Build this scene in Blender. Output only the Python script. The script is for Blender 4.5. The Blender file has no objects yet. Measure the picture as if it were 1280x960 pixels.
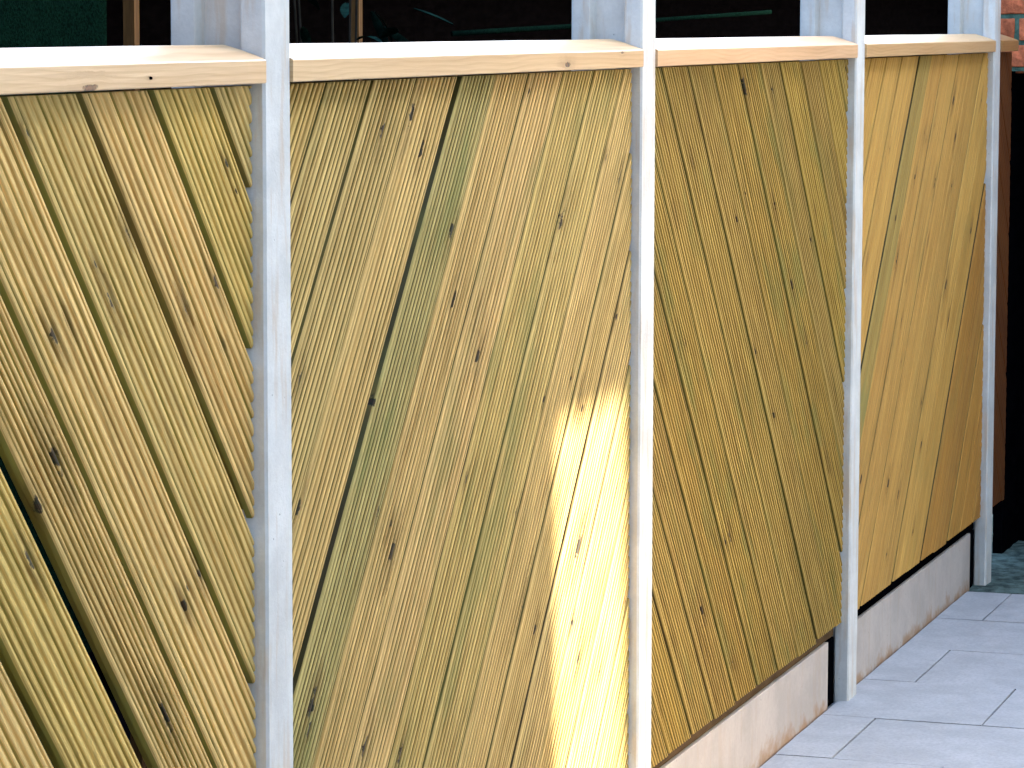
import bpy, bmesh, math, random
from mathutils import Vector, Matrix, noise as mnoise
random.seed(7)
R = math.radians
C = bpy.context.scene.collection
SC = bpy.context.scene

# ------------------------------------------------------------------ camera
F_PX, YAW, PITCH, ROLL = 4174.27, 0.322384, 0.107841, 0.001591
CAM = Vector((-4.2146, -1.7630, 1.64687))
fw = Vector((math.cos(YAW)*math.cos(PITCH), math.sin(YAW)*math.cos(PITCH), -math.sin(PITCH)))
rt = fw.cross(Vector((0, 0, 1))).normalized(); up = rt.cross(fw)
r2 = rt*math.cos(ROLL) + up*math.sin(ROLL); u2 = -rt*math.sin(ROLL) + up*math.cos(ROLL)
cd = bpy.data.cameras.new('camera'); co = bpy.data.objects.new('camera', cd); C.objects.link(co)
cd.sensor_width = 36; cd.lens = F_PX/1280*36; cd.clip_start = .05; cd.clip_end = 500
co.matrix_world = Matrix(((r2.x, u2.x, -fw.x, CAM.x), (r2.y, u2.y, -fw.y, CAM.y), (r2.z, u2.z, -fw.z, CAM.z), (0, 0, 0, 1)))
SC.camera = co

# ------------------------------------------------------------------ light
SUN_EL, SUN_AZ = R(24), R(40)          # azimuth measured from -Y towards +X
S = Vector((math.sin(SUN_AZ)*math.cos(SUN_EL), -math.cos(SUN_AZ)*math.cos(SUN_EL), math.sin(SUN_EL)))
w = bpy.data.worlds.new('World'); SC.world = w; w.use_nodes = True
nt = w.node_tree
sky = nt.nodes.new('ShaderNodeTexSky'); sky.sky_type = 'NISHITA'; sky.sun_disc = False
sky.sun_elevation = SUN_EL; sky.sun_rotation = math.atan2(S.x, S.y)
sky.air_density = 1.0; sky.dust_density = 3.0; sky.ozone_density = .8
bg = nt.nodes['Background']; bg.inputs[1].default_value = .15
nt.links.new(sky.outputs[0], bg.inputs[0])
sl = bpy.data.lights.new('sun', 'SUN'); sl.energy = 3.0; sl.angle = R(.9); sl.color = (1, .97, .92)
so = bpy.data.objects.new('sun', sl); C.objects.link(so); so.rotation_euler = S.to_track_quat('Z', 'Y').to_euler()
SC.view_settings.view_transform = 'Standard'; SC.view_settings.look = 'None'
SC.view_settings.exposure = 3.58; SC.view_settings.gamma = 1

# ------------------------------------------------------------------ node helpers
def new_mat(name, rough=.8):
    m = bpy.data.materials.new(name); m.use_nodes = True
    t = m.node_tree; b = t.nodes['Principled BSDF']; b.inputs['Roughness'].default_value = rough
    b.inputs['Specular IOR Level'].default_value = .25
    return m, t, b
def N(t, kind, **kw):
    n = t.nodes.new(kind)
    for k, v in kw.items(): setattr(n, k, v)
    return n
def setin(t, n, i, v):
    if hasattr(v, 'is_linked') or isinstance(v, bpy.types.NodeSocket): t.links.new(v, n.inputs[i])
    else: n.inputs[i].default_value = v
def math_(t, op, a, b=0.0, c=0.0, clamp=False):
    n = N(t, 'ShaderNodeMath', operation=op, use_clamp=clamp)
    setin(t, n, 0, a); setin(t, n, 1, b); setin(t, n, 2, c); return n.outputs[0]
def vec(t, op, a, b=(0, 0, 0), s=None):
    n = N(t, 'ShaderNodeVectorMath', operation=op); setin(t, n, 0, a)
    if op != 'SCALE': setin(t, n, 1, b)
    if s is not None: setin(t, n, 3, s)
    return n.outputs['Value'] if op in ('LENGTH', 'DOT_PRODUCT') else n.outputs[0]
def mixc(t, f, a, b, mode='MIX'):
    n = N(t, 'ShaderNodeMix', data_type='RGBA', blend_type=mode)
    for i, v in ((0, f), (6, a), (7, b)):
        if isinstance(v, tuple) and len(v) == 3: v = v + (1,)
        setin(t, n, i, v)
    return n.outputs[2]
def noise(t, v, scale, detail=3, rough=.55, dist=0):
    n = N(t, 'ShaderNodeTexNoise'); setin(t, n, 'Vector', v); setin(t, n, 'Scale', scale)
    n.inputs['Detail'].default_value = detail; n.inputs['Roughness'].default_value = rough; n.inputs['Distortion'].default_value = dist
    return n.outputs[0]
def mr(t, v, a, b, c=0.0, d=1.0, smooth=True):
    n = N(t, 'ShaderNodeMapRange', interpolation_type='SMOOTHSTEP' if smooth else 'LINEAR')
    for i, x in enumerate((v, a, b, c, d)): setin(t, n, i, x)
    return n.outputs[0]
def attr(t, name):
    return N(t, 'ShaderNodeAttribute', attribute_type='OBJECT', attribute_name=name)
def bump(t, b, h, dist, strength=1.0):
    n = N(t, 'ShaderNodeBump'); setin(t, n, 'Height', h); n.inputs['Distance'].default_value = dist; n.inputs['Strength'].default_value = strength
    t.links.new(n.outputs[0], b.inputs['Normal'])

def wood(name, light, dark, green, knotcol, fine=95, knots=6, ring=.5, rough=.75, spec=.25):
    m, t, b = new_mat(name, rough); b.inputs['Specular IOR Level'].default_value = spec
    tc = N(t, 'ShaderNodeTexCoord').outputs['Object']
    rnd = N(t, 'ShaderNodeObjectInfo').outputs['Random']
    sx = N(t, 'ShaderNodeSeparateXYZ'); t.links.new(tc, sx.inputs[0]); u, v, ww = sx.outputs
    jit = noise(t, tc, 60, 3)
    core = halo_sum = None; vw = v
    for i in range(knots):
        a = attr(t, 'knot%d' % i)
        k = N(t, 'ShaderNodeSeparateXYZ'); t.links.new(a.outputs['Vector'], k.inputs[0])
        du = math_(t, 'SUBTRACT', u, k.outputs[0]); dv = math_(t, 'SUBTRACT', v, k.outputs[1])
        du_ = math_(t, 'DIVIDE', du, math_(t, 'MULTIPLY', k.outputs[2], .0155))
        dv_ = math_(t, 'DIVIDE', dv, math_(t, 'MULTIPLY', k.outputs[2], .0042))
        r = math_(t, 'SQRT', math_(t, 'ADD', math_(t, 'MULTIPLY', du_, du_), math_(t, 'MULTIPLY', dv_, dv_)))
        r = math_(t, 'ADD', r, mr(t, jit, .3, .7, -.7, .7, False))
        c = mr(t, r, 1.35, .75)
        h = mr(t, r, 6.5, 1.0)
        vw = math_(t, 'ADD', vw, math_(t, 'MULTIPLY', math_(t, 'MULTIPLY', h, dv), -.55))
        core = c if core is None else math_(t, 'MAXIMUM', core, c)
        halo_sum = h if halo_sum is None else math_(t, 'MAXIMUM', halo_sum, h)
    off = math_(t, 'MULTIPLY', rnd, 57.0)
    cb = N(t, 'ShaderNodeCombineXYZ')
    slow = noise(t, N_vec(t, u, off, 1.3), 1.0, 2)
    wob = math_(t, 'MULTIPLY', math_(t, 'SUBTRACT', slow, .5), .03)
    setin(t, cb, 0, math_(t, 'ADD', math_(t, 'MULTIPLY', u, .035), off))
    setin(t, cb, 1, math_(t, 'ADD', vw, wob)); setin(t, cb, 2, math_(t, 'MULTIPLY', ww, .6))
    g1 = noise(t, cb.outputs[0], fine*2.2, 4, .6)
    g2 = noise(t, cb.outputs[0], fine*.55, 3, .55, .3)
    cb2 = N(t, 'ShaderNodeCombineXYZ')
    setin(t, cb2, 0, math_(t, 'ADD', math_(t, 'MULTIPLY', u, .3), off)); setin(t, cb2, 1, vw); setin(t, cb2, 2, off)
    g3 = noise(t, cb2.outputs[0], 7, 2, .5)
    # ring lines
    wv = math_(t, 'FRACT', math_(t, 'MULTIPLY', math_(t, 'ADD', math_(t, 'ADD', vw, math_(t, 'MULTIPLY', g3, .05)), math_(t, 'MULTIPLY', g2, .006)), 120.0))
    line = mr(t, wv, .35, .95)
    line = math_(t, 'MULTIPLY', line, mr(t, g3, .35, .65, .3, 1.0))
    cb3 = N(t, 'ShaderNodeCombineXYZ'); setin(t, cb3, 0, math_(t, 'ADD', math_(t, 'MULTIPLY', u, .018), off)); setin(t, cb3, 1, vw); setin(t, cb3, 2, ww)
    g0 = noise(t, cb3.outputs[0], 760, 2, .6)
    f = math_(t, 'ADD', math_(t, 'MULTIPLY', mr(t, g1, .33, .67), .28), math_(t, 'MULTIPLY', mr(t, g2, .34, .66), .30))
    f = math_(t, 'ADD', f, math_(t, 'MULTIPLY', math_(t, 'SUBTRACT', g0, .42), .55))
    f = math_(t, 'ADD', f, math_(t, 'MULTIPLY', line, ring*.5), clamp=True)
    col = mixc(t, f, light, dark)
    tint = attr(t, 'tint').outputs['Vector']      # multiplied colour of this piece
    col = mixc(t, 1.0, col, tint, 'MULTIPLY')
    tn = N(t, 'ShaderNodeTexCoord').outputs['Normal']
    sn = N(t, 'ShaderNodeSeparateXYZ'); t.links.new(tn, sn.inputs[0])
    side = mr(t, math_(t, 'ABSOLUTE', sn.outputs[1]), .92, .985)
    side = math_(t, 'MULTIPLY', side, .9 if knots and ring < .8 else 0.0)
    col = mixc(t, side, col, mixc(t, mr(t, g3, .5, .72), vec(t, 'MULTIPLY', attr(t, 'edge_shade').outputs['Vector'], (.26, .24, .045)), vec(t, 'MULTIPLY', attr(t, 'edge_shade').outputs['Vector'], (.21, .12, .03))))  # olive treated sides, multiplied darker per board as painted seam shade
    # greenish preservative patches
    gm = math_(t, 'MULTIPLY', mr(t, noise(t, cb2.outputs[0], 11, 3, .6), .5, .68), attr(t, 'green').outputs['Fac'])
    col = mixc(t, gm, col, mixc(t, f, green, tuple(x*.7 for x in green)))
    col = mixc(t, math_(t, 'MULTIPLY', math_(t, 'SUBTRACT', halo_sum, core, clamp=True), math_(t, 'ADD', .12, math_(t, 'MULTIPLY', mr(t, g1, .35, .6), .5))), col, tuple(x*.5 + y*.5 for x, y in zip(dark, knotcol)))
    kc = mixc(t, mr(t, noise(t, tc, 140, 2), .42, .6), knotcol, (.006, .011, .005))
    col = mixc(t, math_(t, 'MULTIPLY', core, .95), col, kc)
    t.links.new(col, b.inputs['Base Color'])
    bump(t, b, math_(t, 'SUBTRACT', math_(t, 'MULTIPLY', g1, -1.0), math_(t, 'MULTIPLY', core, .6)), .0012, .7)
    return m
def N_vec(t, x, y, z):
    n = N(t, 'ShaderNodeCombineXYZ'); setin(t, n, 0, x); setin(t, n, 1, y); setin(t, n, 2, z); return n.outputs[0]

def concrete(name, base, stain, amount=.35, scale=1.0, splash=None, rough=.85, speck=.14):
    m, t, b = new_mat(name, rough)
    geo = N(t, 'ShaderNodeNewGeometry').outputs['Position']
    tc = geo
    n1 = noise(t, tc, 9*scale, 5, .6); n2 = noise(t, tc, 130*scale, 3, .7); n3 = noise(t, vec(t, 'MULTIPLY', tc, (1, 1, .12)), 38*scale, 4, .6)
    col = mixc(t, mr(t, n1, .3, .7), tuple(x*.86 for x in base), tuple(min(.9, x*1.07) for x in base))
    col = mixc(t, math_(t, 'MULTIPLY', mr(t, n2, .35, .7), speck), col, tuple(x*.6 for x in base))
    col = mixc(t, math_(t, 'MULTIPLY', mr(t, n3, .5, .68), amount), col, stain)
    vo = N(t, 'ShaderNodeTexVoronoi'); t.links.new(tc, vo.inputs['Vector']); vo.inputs['Scale'].default_value = 42*scale
    pit = math_(t, 'MULTIPLY', mr(t, vo.outputs['Distance'], .09, .03), mr(t, n1, .45, .6))
    col = mixc(t, math_(t, 'MULTIPLY', pit, .6), col, tuple(x*.3 for x in base))
    if splash:
        sz = N(t, 'ShaderNodeSeparateXYZ'); t.links.new(geo, sz.inputs[0])
        hgt = math_(t, 'ADD', sz.outputs[2], math_(t, 'MULTIPLY', math_(t, 'SUBTRACT', noise(t, tc, 14, 4, .65), .5), .16))
        col = mixc(t, mr(t, hgt, .035, -.015, 0, .8), col, splash)
    t.links.new(col, b.inputs['Base Color'])
    bump(t, b, math_(t, 'SUBTRACT', math_(t, 'MULTIPLY', n2, .5), pit), .0015, .8)
    return m
def plain(name, base, var=.3, scale=20, rough=.85, b_=.002, stretch=(1, 1, 1)):
    m, t, b = new_mat(name, rough)
    tc = vec(t, 'MULTIPLY', N(t, 'ShaderNodeTexCoord').outputs['Object'], stretch)
    n = noise(t, tc, scale, 5, .65)
    col = mixc(t, mr(t, n, .3, .7), tuple(x*(1-var) for x in base), tuple(x*(1+var) for x in base))
    rn = N(t, 'ShaderNodeObjectInfo').outputs['Random']
    col = mixc(t, 1.0, col, N_vec(t, *[mr(t, rn, 0.0, 1.0, .84, 1.12, False)]*3), 'MULTIPLY')
    t.links.new(col, b.inputs['Base Color']); bump(t, b, n, b_, .8)
    if rough >= .85: b.inputs['Specular IOR Level'].default_value = 0.0 if max(base) < .03 else .08
    return m

M_DECK = wood('grooved_treated_softwood', (.80, .56, .195), (.29, .17, .030), (.20, .20, .045), (.022, .009, .0035))
M_SMOOTH = wood('smooth_treated_softwood', (.60, .375, .088), (.30, .16, .03), (.22, .2, .05), (.03, .009, .0035), fine=45)
M_RAIL = wood('planed_pale_softwood', (.66, .46, .255), (.50, .31, .145), (.4, .36, .15), (.16, .06, .02), fine=38, ring=.9, rough=.42, spec=.6)
M_FRAME = plain('rough_sawn_batten', (.085, .05, .022), .3, 30, stretch=(.2, 1, 1))
M_POST = concrete('cast_post_concrete', (.62, .61, .565), (.52, .39, .26), .6)
M_GRAVEL = concrete('buff_concrete', (.50, .43, .365), (.44, .32, .22), .3, .7, (.36, .20, .09))
M_SLAB = concrete('slab_concrete', (.445, .445, .445), (.36, .37, .375), .35, .8, speck=.4)
M_SAND = plain('joint_sand', (.17, .175, .18), .5, 60)
M_MOSS = plain('mossy_concrete', (.085, .12, .105), .6, 24, b_=.006)
M_BRICK = plain('red_brick', (.46, .125, .055), .45, 34, b_=.006)
M_MORTAR = plain('mossy_mortar', (.06, .11, .08), .4, 40, b_=.004)
M_BLACK = plain('black_wood_and_shade', (.0013, .0013, .002), .4, 30, rough=.9, stretch=(.3, 1, 1))  # near black; also stands in for shade in slots and gaps
M_STAKE = plain('brown_stake_wood', (.10, .05, .016), .35, 60, stretch=(1, 1, .1))
M_NET = plain('dark_green_netting', (.0016, .0075, .0052), .75, 160, b_=.004)
M_NET2 = plain('green_netting_fold', (.0015, .006, .0045), .6, 120, b_=.004)
M_LEAF = plain('dark_glossy_leaf', (.004, .014, .012), .5, 40, rough=.9)
M_RENDER = plain('pale_blocker_render', (.70, .67, .61), .08, 6)
M_EARTH = plain('dark_earth', (.022, .02, .016), .5, 12)

# ------------------------------------------------------------------ object helpers
def tag(o, label=None, cat=None, group=None, kind=None):
    for k, v in (('label', label), ('category', cat), ('group', group), ('kind', kind)):
        if v: o[k] = v
    return o
def empty(name, loc, label, cat, group=None):
    o = bpy.data.objects.new(name, None); C.objects.link(o); o.location = loc; o.empty_display_size = .1
    return tag(o, label, cat, group)
def link(name, me, mat, parent=None, M=None):
    o = bpy.data.objects.new(name, me); C.objects.link(o)
    if mat and not me.materials: me.materials.append(mat)
    if M is None: M = Matrix()
    if parent:
        o.parent = parent; o.matrix_basis = Matrix.Translation(-parent.location) @ M
    else: o.matrix_basis = M
    return o
def bm_mesh(bm, name, smooth=False):
    bmesh.ops.recalc_face_normals(bm, faces=bm.faces)
    me = bpy.data.meshes.new(name); bm.to_mesh(me); bm.free()
    if smooth:
        for p in me.polygons: p.use_smooth = True
    return me
def box_bm(bm, x0, x1, y0, y1, z0, z1, bev=0):
    r = bmesh.ops.create_cube(bm, size=1)
    for v in r['verts']:
        v.co = Vector(((x0+x1)/2 + v.co.x*(x1-x0), (y0+y1)/2 + v.co.y*(y1-y0), (z0+z1)/2 + v.co.z*(z1-z0)))
    if bev:
        es = list({e for v in r['verts'] for e in v.link_edges})
        bmesh.ops.bevel(bm, geom=es, offset=bev, segments=2, affect='EDGES', profile=.6)
def box(name, mat, x0, x1, y0, y1, z0, z1, parent=None, bev=0, at=None):
    """box whose origin is its own centre"""
    c = Vector(((x0+x1)/2, (y0+y1)/2, (z0+z1)/2)); bm = bmesh.new()
    box_bm(bm, x0-c.x, x1-c.x, y0-c.y, y1-c.y, z0-c.z, z1-c.z, bev)
    return link(name, bm_mesh(bm, name), mat, parent, Matrix.Translation(c))
def prism_z(name, pts, z0, z1, mat, parent=None, loc=(0, 0, 0), bev=0, nz=1, wob=0):
    """closed XY outline extruded up Z"""
    bm = bmesh.new(); rings = []
    for k in range(nz+1):
        z = z0 + (z1-z0)*k/nz
        rings.append([bm.verts.new((x + wob*mnoise.noise(Vector((x*40, y*40+9, z*2.3))), y + wob*mnoise.noise(Vector((x*40+5, y*40, z*2.3+7))), z)) for x, y in pts])
    n = len(pts)
    for a, b in zip(rings, rings[1:]):
        for i in range(n): bm.faces.new((a[i], a[(i+1) % n], b[(i+1) % n], b[i]))
    bm.faces.new(rings[0][::-1]); bm.faces.new(rings[-1])
    return link(name, bm_mesh(bm, name), mat, parent, Matrix.Translation(loc))

L, W = 1.83, .0923
FT, ST, PD = .0358, .1023, .1402       # front flange, slot end, whole depth
TOPZ, BOTZ, FY = 1.5605, .196, .018
SLOT = .021

# ------------------------------------------------------------------ ground, paving
def sheet(name, mat, x0, x1, y0, y1, z):
    bm = bmesh.new()
    bm.faces.new([bm.verts.new(c) for c in ((x0, y0, z), (x1, y0, z), (x1, y1, z), (x0, y1, z))])
    return tag(link(name, bm_mesh(bm, name), mat), kind='structure')
sheet('ground', M_EARTH, -80, 80, -80, 80, -.06)
patio = sheet('paving', M_SAND, -5.2, 5.345, -3.0, .14, -.0065)
slab_cache = {}
def slab(x0, x1, y0, y1):
    key = (round(x1-x0, 3), round(y1-y0, 3), random.randrange(3))
    if key not in slab_cache:
        bm = bmesh.new(); hx, hy = (x1-x0)/2, (y1-y0)/2
        nx, ny = max(2, int(hx*2/.05)), max(1, int(hy*2/.05)); g = []
        sd = random.random()*50
        for i in range(nx+1):
            row = []
            for j in range(ny+1):
                x = -hx+2*hx*i/nx; y = -hy+2*hy*j/ny
                ex = 1 if i in (0, nx) else 0; ey = 1 if j in (0, ny) else 0
                z = .0008*mnoise.noise(Vector((x*9+sd, y*9, 1))) - (.0012 if ex or ey else 0)
                if ex: x += .0014*mnoise.noise(Vector((sd, y*30, 3)))
                if ey: y += .0014*mnoise.noise(Vector((x*30, sd, 3)))
                row.append(bm.verts.new((x, y, z)))
            g.append(row)
        for i in range(nx):
            for j in range(ny): bm.faces.new((g[i][j], g[i+1][j], g[i+1][j+1], g[i][j+1]))
        rim = [g[i][0] for i in range(nx+1)] + [g[nx][j] for j in range(1, ny+1)] + [g[i][ny] for i in range(nx-1, -1, -1)] + [g[0][j] for j in range(ny-1, 0, -1)]
        low = [bm.verts.new((v.co.x, v.co.y, -.045)) for v in rim]
        n = len(rim)
        for i in range(n): bm.faces.new((rim[i], low[i], low[(i+1) % n], rim[(i+1) % n]))
        slab_cache[key] = bm_mesh(bm, 'slab')
    o = link('slab', slab_cache[key], M_SLAB, patio, Matrix.Translation(((x0+x1)/2, (y0+y1)/2, random.uniform(-.0012, .0012))) @ Matrix.Rotation(random.uniform(-.002, .002), 4, 'Z'))
J = .0045; PX = .4615; k = 0; x = 5.335
while x > -5:
    x0 = x - PX; off = -.105 if k % 2 == 0 else -.36
    edges = [.028, off]
    while edges[-1] > -2.95: edges.append(max(edges[-1]-.60, -2.98))
    for a, b in zip(edges, edges[1:]):
        if a-b > .06: slab(x0+J/2, x-J/2, b+J/2, a-J/2)
    x = x0; k += 1
# rough mossy ground beyond the slabs
bm = bmesh.new(); n = 60; g = []
for i in range(n+1):
    row = []
    for j in range(n+1):
        xx = 5.347 + 3.2*i/n; yy = -3.0 + 3.6*j/n
        row.append(bm.verts.new((xx, yy, -.010 + .006*mnoise.fractal(Vector((xx*17, yy*17, 0)), 1, 2, 4))))
    g.append(row)
for i in range(n):
    for j in range(n): bm.faces.new((g[i][j], g[i+1][j], g[i+1][j+1], g[i][j+1]))
tag(link('mossy_path', bm_mesh(bm, 'mossy_path', True), M_MOSS), kind='structure')

# ------------------------------------------------------------------ concrete posts
def post_outline():
    c = .004; s = SLOT
    return [(c, 0), (W-c, 0), (W, c), (W, FT-.002), (W-.002, FT), (W-s, FT+.006), (W-s, ST-.006), (W-.002, ST), (W, ST+.002), (W, PD-c), (W-c, PD),
            (c, PD), (0, PD-c), (0, ST+.002), (.002, ST), (s, ST-.006), (s, FT+.006), (.002, FT), (0, FT-.002), (0, c)]
plabs = {0: 'pale concrete slotted post at the near end of the fence, beyond the left frame edge',
         1: 'widest and nearest concrete fence post, faint brown smears down its pale face',
         2: 'concrete fence post right of the sunlit patch, its face brightening to lavender white below',
         3: 'concrete post between the olive chevron panel and the smooth golden panel',
         4: 'farthest and narrowest concrete fence post, in front of the brick wall and dark doorway'}
for k in range(0, 5):
    o = prism_z('concrete_fence_post', post_outline(), -.4, 2.02, M_POST, loc=((k-1)*L, 0, 0), nz=48, wob=.0009)
    tag(o, plabs[k], 'fence post', 'slotted concrete fence posts')

# ------------------------------------------------------------------ boards
def board_mesh(length, width, thick, nr, depth, sd, seg=.045, margin=.007):
    prof = [(-width/2+.009, -thick), (-width/2+.007, -.0125), (-width/2, -.0115), (-width/2, -.0035), (-width/2+.0012, -.0012), (-width/2+.003, -.0004)]
    v0 = -width/2 + margin; pitch = (width-2*margin)/nr
    if nr:
        cuts = [v0+pitch*(i+(random.uniform(-.14, .14) if 0 < i < nr else 0)) for i in range(nr+1)]; p0 = pitch; d0 = depth
        for i in range(nr):
            a = cuts[i]; pitch = cuts[i+1]-a; depth = d0*random.uniform(.8, 1.15)
            prof += [(a, -.0003 if i == 0 else -depth*.93), (a+.06*pitch, -depth), (a+.25*pitch, -depth), (a+.31*pitch, -depth*.38), (a+.38*pitch, -depth*.08), (a+.52*pitch, 0), (a+.72*pitch, -depth*.03), (a+.84*pitch, -depth*.22), (a+.94*pitch, -depth*.75)]
        prof += [(v0+p0*nr, -d0*.95), (v0+p0*nr+.0015, -.0006)]
    prof += [(width/2-.003, -.0004), (width/2-.0012, -.0012), (width/2, -.0035), (width/2, -.0115), (width/2-.007, -.0125), (width/2-.009, -thick)]
    nu = max(2, int(length/seg)); bm = bmesh.new(); rings = []
    bow = random.uniform(-.002, .002)
    for k in range(nu+1):
        u = length*k/nu; s = (k/nu-.5)*2; b = bow*(1-s*s)
        ring = []
        for i, (v, z) in enumerate(prof):
            e = .0009*mnoise.noise(Vector((u*6, sd, v*4))) + .0005*mnoise.noise(Vector((u*22, sd+5, v*30)))
            zz = z
            if nr and z < -.0008 and z > -thick*.9: zz = z*(1+.28*mnoise.noise(Vector((u*9, v*60, sd))))
            elif z > -.001: zz = z + .0004*mnoise.noise(Vector((u*12, v*90, sd+3)))
            ring.append(bm.verts.new((u, v+b+e, zz)))
        rings.append(ring)
    n = len(prof)
    for a, c in zip(rings, rings[1:]):
        for i in range(n): bm.faces.new((a[i], a[(i+1) % n], c[(i+1) % n], c[i]))
    bm.faces.new(rings[0]); bm.faces.new(rings[-1][::-1])
    return bm
def cut(bm, M, co, no):
    """remove everything on the side the normal points to (world plane)"""
    Mi = M.inverted(); lc = Mi @ Vector(co); ln = (Mi.to_3x3() @ Vector(no)).normalized()
    r = bmesh.ops.bisect_plane(bm, geom=bm.verts[:]+bm.edges[:]+bm.faces[:], dist=1e-5, plane_co=lc, plane_no=ln, clear_outer=True)
    es = [e for e in r['geom_cut'] if isinstance(e, bmesh.types.BMEdge) and e.is_boundary]
    if es: bmesh.ops.holes_fill(bm, edges=es, sides=0)
def board(panel, xa, xb, sgn, ang, x0, x1, knots, mat, nr, depth, gap, tint, green, z0=BOTZ, z1=TOPZ, dy=0, edge=None):
    """xa..xb: pitch interval measured along the top line; sgn +1 runs down to the right"""
    s, c = math.sin(R(ang)), math.cos(R(ang))
    width = (xb-xa)*s - gap
    xm = (xa+xb)/2 + (gap/2/s if gap > .015 else 0)
    ang2 = ang + random.uniform(-.12, .12); s2, c2 = math.sin(R(ang2)), math.cos(R(ang2))
    d = Vector((sgn*c2, 0, -s2)); nrm = Vector((0, -1, 0)); vdir = nrm.cross(d)
    back = .18; start = Vector((xm, FY+dy, 1.564)) - d*back
    M = Matrix(((d.x, vdir.x, nrm.x, start.x), (d.y, vdir.y, nrm.y, start.y), (d.z, vdir.z, nrm.z, start.z), (0, 0, 0, 1)))
    length = back + 1.564/s2 + .2
    bm = board_mesh(length, width, .027, nr, depth, random.random()*90)
    cut(bm, M, (x0, 0, 0), (-1, 0, 0)); cut(bm, M, (x1, 0, 0), (1, 0, 0))
    cut(bm, M, (0, 0, z1), (0, 0, 1)); cut(bm, M, (0, 0, z0), (0, 0, -1))
    if len(bm.verts) < 8: bm.free(); return
    me = bm_mesh(bm, 'board'); o = link('board', me, mat, panel, M)
    Mi = M.inverted(); mine = []
    for kx, kz, ks in knots:
        q = Mi @ Vector((kx, FY, kz))
        if abs(q.y) <= width/2+.004: mine.append((q.x, q.y, ks))
    while len(mine) < 6 and random.random() < .66:
        mine.append((random.uniform(.2, length), random.choice((-1, 1))*width*random.uniform(.1, .5), random.uniform(.25, .62)))
    for i in range(6): o['knot%d' % i] = [float(a) for a in (mine[i] if i < len(mine) else (90+i, 90, 1))]
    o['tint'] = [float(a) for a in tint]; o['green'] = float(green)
    e = edge or (1.0 if nr == 8 else .34)  # below full tone, gap shade is put into the side colour
    o['edge_shade'] = [e, e, e]
    return o
KN = {
 1: [(-.612,1.273,1),(-.569,1.284,.6),(-.451,1.303,1),(-.402,1.385,.8),(-.228,1.278,.8),(-.123,1.299,.9),(-.612,1.126,1.5),(-.661,1.078,.8),(-.229,.905,.6),(-.237,.883,.7),(-.301,.748,1.5),(-.189,.917,.8),(-.684,1.012,1),(-.327,1.551,.7),(-.674,1.518,.5),(-.496,1.351,.4)],
 2: [(.629,1.506,1.3),(.5,1.483,1),(.676,1.453,.9),(.813,1.314,.9),(.825,1.208,1.1),(.875,1.157,1),(.935,1.169,.7),(.939,1.103,1),(1.632,1.383,.9),(1.392,1.301,1.4),(1.75,1.36,.8),(1.505,.977,.8),(1.515,.951,.7),(.158,.959,1.2),(.209,.665,1.5),(.193,.627,.8),(.478,.908,.9),(.534,.881,.7),(.54,.838,1.2),(1.184,.643,1.6),(1.243,.595,.9),(1.503,.707,1.5),(1.466,.566,.6),(1.501,.499,1.1),(1.636,.447,.4),(.418,.556,1.3),(.57,.512,.9),(1.14,.816,.7),(.166,1.141,.9),(.883,.905,.4),(1.734,1.103,.5)],
 3: [(2.669,1.513,1.3),(2.913,1.502,1),(2.265,1.368,.6),(2.137,1.276,.6),(2.945,1.245,1),(2.161,1.008,.8),(2.215,1.004,.6),(3.109,1.062,.9),(3.254,.922,.9),(2.957,.779,.8),(2.575,.569,1),(2.542,.556,.6),(2.106,.408,.7),(2.359,.443,1),(2.618,.282,.9),(3.488,.614,.7),(2.691,1.277,1),(2.612,1.239,.7),(3.634,1.534,.9),(2.841,1.342,.6),(3.291,1.15,.6),(2.786,.938,.6)],
 4: [(4.973,1.435,1),(4.581,1.359,.7),(4.637,1.325,.6),(5.005,1.33,.9),(5.112,1.305,.7),(4.463,1.245,.6),(4.721,1.214,1),(4.254,1.046,1.4),(4.911,.929,1.2),(4.379,.979,.7),(5.266,1.059,.8),(5.394,1.426,.8),(4.51,.298,.8),(4.174,.467,1.1),(4.306,.422,.9),(3.859,.524,.8),(4.954,.825,.9),(4.645,1.067,.4),(4.6,.52,.6)]}
def extend(seq, lo, hi, p):
    s = list(seq)
    while s[0] > lo: s.insert(0, s[0]-p)
    while s[-1] < hi: s.append(s[-1]+p)
    return s
def tv(base, v=.07):
    k = random.uniform(1-v, 1+v); return (base[0]*k*random.uniform(.98, 1.03), base[1]*k, base[2]*k*random.uniform(.88, 1.1))
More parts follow.
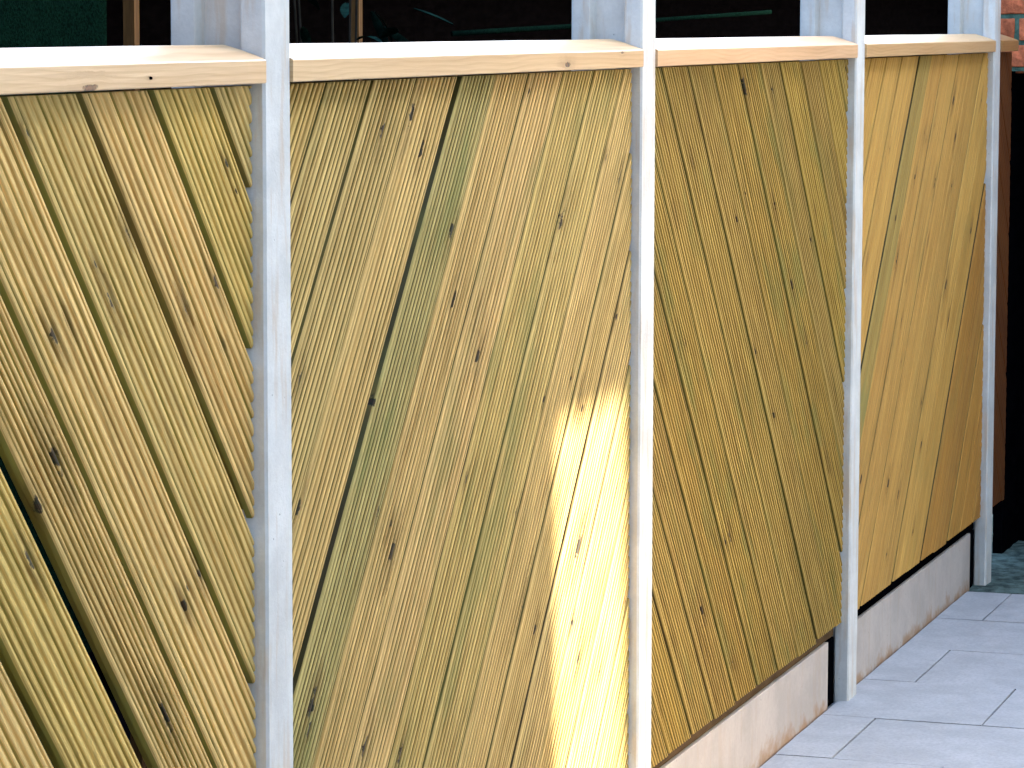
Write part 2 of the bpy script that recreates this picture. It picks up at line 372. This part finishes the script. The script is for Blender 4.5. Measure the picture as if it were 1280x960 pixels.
panels = {
 1: dict(x0=-L+W, x1=-.0015, sgn=1, ang=48.9, tops=extend([-1.335, -1.128, -.948, -.742, -.545, -.339, -.146, .055], -2.95, 0, .2), p=.2, mat='D', nr=8, depth=.0046, gap=.0155, tint=(1.1, 1.0, .98), green=.12,
         label='nearest chevron panel, pale boards sloping down to the right with wide gaps'),
 2: dict(x0=W, x1=L-.0015, sgn=-1, ang=50.2, tops=extend([.09, .283, .468, .660, .853, 1.04, 1.215, 1.41, 1.595, 1.785, 1.955, 2.105, 2.29], .1, 2.97, .187), p=.187, mat='D', nr=9, depth=.0052, gap=.0098, tint=(.86, .83, .80), green=.4,
         label='grooved chevron panel with boards leaning right and the bright sunlit patch'),
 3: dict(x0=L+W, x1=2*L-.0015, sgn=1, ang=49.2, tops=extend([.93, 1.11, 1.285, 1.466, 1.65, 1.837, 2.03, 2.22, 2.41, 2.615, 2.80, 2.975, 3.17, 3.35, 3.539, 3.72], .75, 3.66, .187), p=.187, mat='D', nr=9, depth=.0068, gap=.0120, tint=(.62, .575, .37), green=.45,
         label='darker olive grooved panel, boards sloping down to the right, third along the fence'),
 4: dict(x0=2*L+W, x1=3*L-.0015, sgn=-1, ang=49, tops=extend([3.73, 3.92, 4.103, 4.288, 4.503, 4.673, 4.849, 5.056, 5.241, 5.433, 5.61, 5.797, 5.985], 3.7, 6.7, .187), p=.187, mat='S', nr=6, depth=.0014, gap=.0115, tint=(.86, .765, .68), green=.2,
         label='farthest full panel, smooth golden boards leaning right, rust tint at its right'),
 5: dict(x0=3*L+W, x1=5.885, sgn=1, ang=49, tops=extend([5.4, 5.59, 5.78, 5.97], 4.3, 5.9, .187), p=.187, mat='S', nr=6, depth=.0007, gap=.006, tint=(.24, .115, .065), green=.0,
         label='narrow reddish brown infill panel beyond the last concrete post, beside the brick wall')}
darker_gap = {(1, -1.128): .013, (2, .853): .011, (4, 4.503): .005, (2, 2.105): .006, (4, 5.797): .007}
for pk, P in panels.items():
    cx = (P['x0']+P['x1'])/2
    pe = empty('chevron_fence_panel', (cx, .04, 0), P['label'], 'fence panel', 'timber infill panels of diagonal boards')
    T = P['tops']
    for i, (a, b) in enumerate(zip(T, T[1:])):
        ex = 0
        if pk == 2 and abs(a-.853) < .01: ex = .0075
        if (pk, a) in ((2, 2.105), (4, 5.797)): ex = .0045
        if (pk, a) == (4, 4.503): ex = .008
        edge = .08 if pk in (2, 4) and ex else None  # widened seams: near-black side colour paints the shade inside
        if pk == 1 and abs(a+1.128) < .01: ex = .015
        if pk == 1 and abs(a+1.335) < .01: ex = .008
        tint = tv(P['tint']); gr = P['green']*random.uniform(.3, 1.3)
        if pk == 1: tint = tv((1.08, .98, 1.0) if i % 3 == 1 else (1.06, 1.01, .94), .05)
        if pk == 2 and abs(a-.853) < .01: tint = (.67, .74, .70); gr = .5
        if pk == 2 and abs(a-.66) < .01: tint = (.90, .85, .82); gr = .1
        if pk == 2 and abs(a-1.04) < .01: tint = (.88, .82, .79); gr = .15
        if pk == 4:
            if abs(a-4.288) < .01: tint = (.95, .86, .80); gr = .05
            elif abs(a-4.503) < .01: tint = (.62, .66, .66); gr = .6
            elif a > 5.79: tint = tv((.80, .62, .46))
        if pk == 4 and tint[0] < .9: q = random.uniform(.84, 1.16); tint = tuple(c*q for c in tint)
        bot = BOTZ + random.uniform(-.003, .004)
        if pk == 3: bot = BOTZ - .004 + random.uniform(-.004, .004)
        if pk == 3 and .9 < a < 3: bot += 0
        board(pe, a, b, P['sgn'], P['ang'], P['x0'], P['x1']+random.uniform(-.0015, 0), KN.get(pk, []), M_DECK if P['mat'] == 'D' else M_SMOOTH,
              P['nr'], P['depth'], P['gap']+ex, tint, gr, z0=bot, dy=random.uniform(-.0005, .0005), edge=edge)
    for z0, z1 in ((.168, .205), (.80, .845), (1.50, 1.555)):
        low = z0 < .2
        box('back_rail', M_BLACK if (pk in (4, 5) and low) or pk == 1 else M_FRAME, P['x0']+.004, P['x1']-.004, .0375 if low else .0475, .085, .1615 if low else z0, .194 if low else z1, pe, .002)  # black rails have the shade behind the boards put into their colour
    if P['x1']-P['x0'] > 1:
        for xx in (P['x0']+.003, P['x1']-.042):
            box('side_batten', M_BLACK if pk == 1 else M_FRAME, xx, xx+.038, .0885, .0985, .21, 1.49, pe, .002)  # nearest panel's battens blackened to paint the darkness in its gaps

# ------------------------------------------------------------------ cap rails
def rail(x0, x1, label, knots, tint, gname='pale timber capping rails'):
    prof = [(-.006, 1.5655), (-.006, 1.5945), (-.0045, 1.5965), (.012, 1.6025), (.035, 1.6100), (.055, 1.6155), (.060, 1.6160), (.098, 1.6150), (.1, 1.6135), (.1, 1.566), (.0985, 1.5645), (-.0045, 1.5640)]
    bm = bmesh.new(); n = 26; rings = []; sd = random.random()*40; length = x1-x0
    for k in range(n+1):
        u = length*k/n
        e = .0012 if k in (0, n) else 0
        rings.append([bm.verts.new((u, y + (e if y < 0 else 0) + .0006*mnoise.noise(Vector((u*3, sd, 1))), z-1.58 + .0009*mnoise.noise(Vector((u*2.4, sd, 4))))) for y, z in prof])
    m = len(prof)
    for a, b in zip(rings, rings[1:]):
        for i in range(m): bm.faces.new((a[i], b[i], b[(i+1) % m], a[(i+1) % m]))
    bm.faces.new(rings[0]); bm.faces.new(rings[-1][::-1])
    me = bm_mesh(bm, 'capping_rail')
    # local frame for the grain: u along X, v = -Z on the front
    M = Matrix(((1, 0, 0, x0), (0, 0, 1, 0), (0, 1, 0, 1.58), (0, 0, 0, 1)))
    me.transform(Matrix(((1, 0, 0, 0), (0, 0, 1, 0), (0, 1, 0, 0), (0, 0, 0, 1)))); me.flip_normals()
    o = link('capping_rail', me, M_RAIL, None, M)
    ks = [(kx-x0, kz-1.58, s) for kx, kz, s in knots]
    for i in range(6): o['knot%d' % i] = [float(a) for a in (ks[i] if i < len(ks) else (90, 90, 1))]
    o['tint'] = [float(a) for a in tint]; o['green'] = .0
    return tag(o, label, 'capping rail', gname)
rail(-L+W-.001, -.005, 'nearest pale capping rail, at the left, with an arched knot and small nail hole', [(-.557, 1.567, 1.0), (-.384, 1.578, .22)], (1.02, .99, .97))
rail(W-.001, L-.005, 'second pale capping rail from the left, above the panel with the sunlit patch', [(1.345, 1.574, .8), (1.68, 1.592, .4)], (1.0, .98, .93))
rail(L+W-.001, 2*L-.005, 'peach capping rail with a plain face above the darker olive panel', [], (1.08, .98, .95))
rail(2*L+W-.001, 3*L-.005, 'yellowish capping rail above the smooth golden panel, nearest the brick wall post', [], (.96, .88, .74))
rail(3*L+W-.001, 5.862, 'shortest capping rail, a stub beyond the last concrete post', [], (.62, .45, .26))
# nail in the first rail's face
bm = bmesh.new(); bmesh.ops.create_cone(bm, cap_ends=True, segments=10, radius1=.0022, radius2=.0018, depth=.003)

nl = link('nail_head', bm_mesh(bm, 'nail_head'), M_BLACK, None, Matrix.Translation((-.384, -.0072, 1.577)) @ Matrix.Rotation(R(90), 4, 'X'))
rail1 = next(o for o in C.objects if o.name == 'capping_rail')
mw = rail1.matrix_basis.copy(); nl.parent = rail1; nl.matrix_basis = mw.inverted() @ nl.matrix_basis

# ------------------------------------------------------------------ gravel boards
glabs = {0: 'buff concrete gravel board under the nearest panel, below the frame', 1: 'buff concrete gravel board under the panel with the sunlit patch',
         2: 'buff concrete gravel board under the olive panel, ending at a dark slot', 3: 'pinkish gravel board under the smooth golden panel, farthest along the paving', }
for k in range(4):
    x0 = (k-1)*L+W+.004; x1 = k*L-.088
    o = box('concrete_gravel_board', M_GRAVEL, x0, x1, .031, .076, -.12, .160, None, .003)
    box('slot_shade_block', M_BLACK, x1+.004, k*L-.0015, .0375, .090, -.1, .158, o).matrix_basis = Matrix.Translation(Vector(((x1+.004+k*L-.0015)/2, .06375, .029)) - o.matrix_basis.translation)  # near-black block added to paint the shade in the post slot
    tag(o, glabs[k], 'gravel board', 'concrete gravel boards at the foot of the fence')

# ------------------------------------------------------------------ dark shed behind, stakes, netting, shrub
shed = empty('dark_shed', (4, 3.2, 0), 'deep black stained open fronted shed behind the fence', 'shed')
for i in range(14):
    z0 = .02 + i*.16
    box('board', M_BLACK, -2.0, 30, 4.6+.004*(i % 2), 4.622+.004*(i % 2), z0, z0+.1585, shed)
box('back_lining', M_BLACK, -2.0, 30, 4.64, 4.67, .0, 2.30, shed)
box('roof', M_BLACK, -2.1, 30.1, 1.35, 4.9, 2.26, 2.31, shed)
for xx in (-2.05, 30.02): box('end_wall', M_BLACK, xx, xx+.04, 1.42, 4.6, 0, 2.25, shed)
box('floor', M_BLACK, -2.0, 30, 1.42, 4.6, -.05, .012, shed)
def stake(x, y, label):
    o = prism_z('garden_stake', [(0, 0), (.024, 0), (.024, .024), (0, .024)], -.2, 2.1, M_STAKE, loc=(x, y, 0), nz=10, wob=.0015)
    tag(o, label, 'stake', 'thin brown stakes behind the fence')
stake(1.738, 1.0, 'thin ochre brown stake seen over the nearest capping rail')
stake(2.948, 1.0, 'thin reddish brown stake beyond the second capping rail, right of the shrub')
def net_sheet(name, x0, x1, y, z0, z1, mat, label):
    bm = bmesh.new(); nx = 60; nz = 12; g = []
    for i in range(nx+1):
        x = x0+(x1-x0)*i/nx
        g.append([bm.verts.new((x, y + .03*mnoise.noise(Vector((x*3, j*.5, 2))) + .012*mnoise.noise(Vector((x*11, j*.3, 2))), z0+(z1-z0)*j/nz)) for j in range(nz+1)])
    for i in range(nx):
        for j in range(nz): bm.faces.new((g[i][j], g[i+1][j], g[i+1][j+1], g[i][j+1]))
    o = link(name, bm_mesh(bm, name, True), mat); md = o.modifiers.new('thick', 'SOLIDIFY'); md.thickness = .003
    return tag(o, label, 'netting')
net_sheet('hanging_netting', 1.0, 2.66, 1.5, .1, 2.05, M_NET, 'dark green garden netting hung behind the nearest rail')

# fold of netting sagging behind the third and second rail
def tube(name, pts, rad, mat):
    bm = bmesh.new(); rings = []; ns = 10
    for i, p in enumerate(pts):
        p = Vector(p); a = Vector(pts[max(0, i-1)]); b = Vector(pts[min(len(pts)-1, i+1)]); d = (b-a).normalized()
        s = d.cross(Vector((0, 0, 1))).normalized(); uu = s.cross(d)
        rings.append([bm.verts.new(p + (s*math.cos(q)*.6 + uu*math.sin(q))*rad*(1+.25*mnoise.noise(Vector((p.x*6, q, 0))))) for q in [2*math.pi*j/ns for j in range(ns)]])
    for a, b in zip(rings, rings[1:]):
        for j in range(ns): bm.faces.new((a[j], a[(j+1) % ns], b[(j+1) % ns], b[j]))
    bm.faces.new(rings[0]); bm.faces.new(rings[-1][::-1])
    return link(name, bm_mesh(bm, name, True), mat)
FOLD = [(5.0, 1.5, 1.614), (5.4, 1.5, 1.622), (6.3, 1.5, 1.638), (7.4, 1.5, 1.662), (8.8, 1.5, 1.69)]
o = tube('netting_fold', FOLD, .008, M_NET2)
tag(o, 'thin slanting fold of green netting above the capping rail of the olive panel', 'netting')

# shrub behind the second rail
rs = random.Random(3)
sh = empty('dark_shrub', (2.45, .85, 0), 'dark shrub with long teal leaves behind the second capping rail, left of a stake', 'shrub')
bm = bmesh.new()
for i in range(5):
    a = rs.uniform(0, 6.28); top = Vector((.12*math.cos(a), .1*math.sin(a), 1.72)); 
    for k in range(6):
        p0 = top*(k/6); p1 = top*((k+1)/6); r = .008*(1-k/8)
        mt = Matrix.Translation((p0+p1)/2) @ (p1-p0).to_track_quat('Z', 'Y').to_matrix().to_4x4()
        bmesh.ops.create_cone(bm, segments=6, radius1=r, radius2=r*.85, depth=(p1-p0).length*1.05, matrix=mt)
link('stem', bm_mesh(bm, 'stem'), M_EARTH, sh, Matrix.Translation(sh.location))
def leaf_mesh(ln, wd, droop):
    bm = bmesh.new(); rows = []
    for k in range(6):
        f = k/5; wdt = wd*math.sin(math.pi*min(1, f*.93+.04))**.7/2
        z = -droop*f*f
        rows.append([bm.verts.new((ln*f, s*wdt, z + (.12*wd if s else 0))) for s in (-1, 0, 1)])
    for a, b in zip(rows, rows[1:]):
        for i in range(2): bm.faces.new((a[i], a[i+1], b[i+1], b[i]))
    return bm_mesh(bm, 'leaf', True)
leaves = [leaf_mesh(.11, .02, .03), leaf_mesh(.09, .024, .01), leaf_mesh(.13, .018, .05)]
for me in leaves: me.materials.append(M_LEAF)
for i in range(70):
    z = rs.uniform(1.0, 1.76); a = rs.uniform(0, 6.28); q = rs.uniform(.02, .22)
    pos = sh.location + Vector((q*math.cos(a)*1.2, q*math.sin(a), z))
    link('leaf', leaves[i % 3], None, sh, Matrix.Translation(pos) @ Matrix.Rotation(a, 4, 'Z') @ Matrix.Rotation(rs.uniform(-.9, .7), 4, 'Y') @ Matrix.Rotation(rs.uniform(-1, 1), 4, 'X'))

# ------------------------------------------------------------------ brick wall at the far end with a dark doorway
BX = 6.1
wall = empty('brick_wall', (BX, -.8, 0), 'red brick wall with green mossy mortar at the far right, over a dark doorway', 'wall')
bmesh_cache = {}
def brick_mesh(ly, kind):
    key = (round(ly, 3), kind)
    if key not in bmesh_cache:
        bm = bmesh.new(); box_bm(bm, -.05, .05, -ly/2, ly/2, -.034, .034, .004)
        bmesh.ops.subdivide_edges(bm, edges=[e for e in bm.edges if e.calc_length() > .03], cuts=4, use_grid_fill=True)
        for v in bm.verts:
            q = v.co*26 + Vector((kind*7, 0, 0)); v.co += Vector((.0045*mnoise.noise(q), .002*mnoise.noise(q*1.3), .002*mnoise.noise(q*1.7+Vector((3, 3, 3)))))
        me = bm_mesh(bm, 'brick', True); me.materials.append(M_BRICK); bmesh_cache[key] = me
    return bmesh_cache[key]
CH = .0815; LINT = 1.512
def course(z, y0, y1, odd):
    y = y1
    first = .048 if odd else .155
    while y > y0+.02:
        ln = min(first if y == y1 else .215, y-y0)
        if ln > .03:
            o = link('brick', brick_mesh(ln-.002, random.randrange(3)), None, wall, Matrix.Translation((BX+.05+random.uniform(-.002, .002), y-ln/2, z+.034)))
        y -= ln+.012
YE = .098
z = LINT; i = 0
while z < 2.7:
    course(z, -2.2, YE, i % 2 == 1); z += CH; i += 1
z = LINT-CH; i = 1
while z > -.02:
    course(z, -2.2, -1.15, i % 2 == 1); z -= CH; i += 1
box('mortar_core', M_MORTAR, BX+.006, BX+.096, -2.2, YE-.003, LINT-.012, 2.72, wall)
box('mortar_core', M_MORTAR, BX+.006, BX+.096, -2.2, -1.153, -.05, LINT-.0122, wall)
# reveal and black door set back in the opening
box('lintel', M_BRICK, BX+.1, BX+.3, -2.2, YE-.004, LINT-.02, LINT+.1, wall)
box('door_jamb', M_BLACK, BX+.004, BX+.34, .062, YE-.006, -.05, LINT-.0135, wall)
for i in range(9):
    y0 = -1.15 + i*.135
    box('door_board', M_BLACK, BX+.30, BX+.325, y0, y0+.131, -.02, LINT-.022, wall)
# ------------------------------------------------------------------ unseen wall added to shade the fence and shape its sun patch (behind the camera's right shoulder)
HX0, HX1, HT, TH = 3.90, 4.95, 2.84, .25
sun_blocker = empty('unseen_sun_blocker', (4, -3.1, 0), 'added unseen pale wall facing the fence, its tall opening shaping the sun patch', 'sun_blocker')
box('wall', M_RENDER, -6.5, HX0, -3.0-TH, -3.0, -.05, 5.3, sun_blocker)
box('wall', M_RENDER, HX1, 13, -3.0-TH, -3.0, -.05, 5.3, sun_blocker)
box('wall', M_RENDER, HX0+.0005, HX1-.0005, -3.0-TH, -3.0, HT, 5.3, sun_blocker)

sun_screen = empty('slatted_sun_screen', (4.6, -2.93, 0), 'added unseen screen of narrow vertical pales dimming the sun beam', 'sun_screen')  # slats added out of view to weaken the sun on post and panel
x = 4.262; gp = .008
while x < 4.93:
    box('screen_pale', M_FRAME, x, x+.026, -2.94, -2.922, .05, 3.0, sun_screen, .002)
    x += .026+gp; gp = max(.003, gp-.0006)
for z0 in (.25, 1.3, 2.7): box('screen_rail', M_FRAME, 4.26, 4.94, -2.921, -2.89, z0, z0+.05, sun_screen, .002)

side_blocker = empty('unseen_side_blocker', (-5.85, 1, 0), 'added unseen tall dark brick wall cutting the light from the near end', 'light_blocker')  # unseen wall added to darken the left-facing surfaces
M_DKB = plain('dark_blocker_brick', (.07, .05, .04), .4, 20)
z = 0; i = 0
while z < 6.2:
    y = -2.95 - (.11 if i % 2 else 0)
    while y < 4.8:
        box('brick', M_DKB, -5.9, -5.8, max(y, -2.98), y+.63, z, z+.29, side_blocker); y += .645
    z += .305; i += 1
box('mortar_core', M_MORTAR, -5.89, -5.81, -2.97, 5.2, -.05, 6.2, side_blocker)
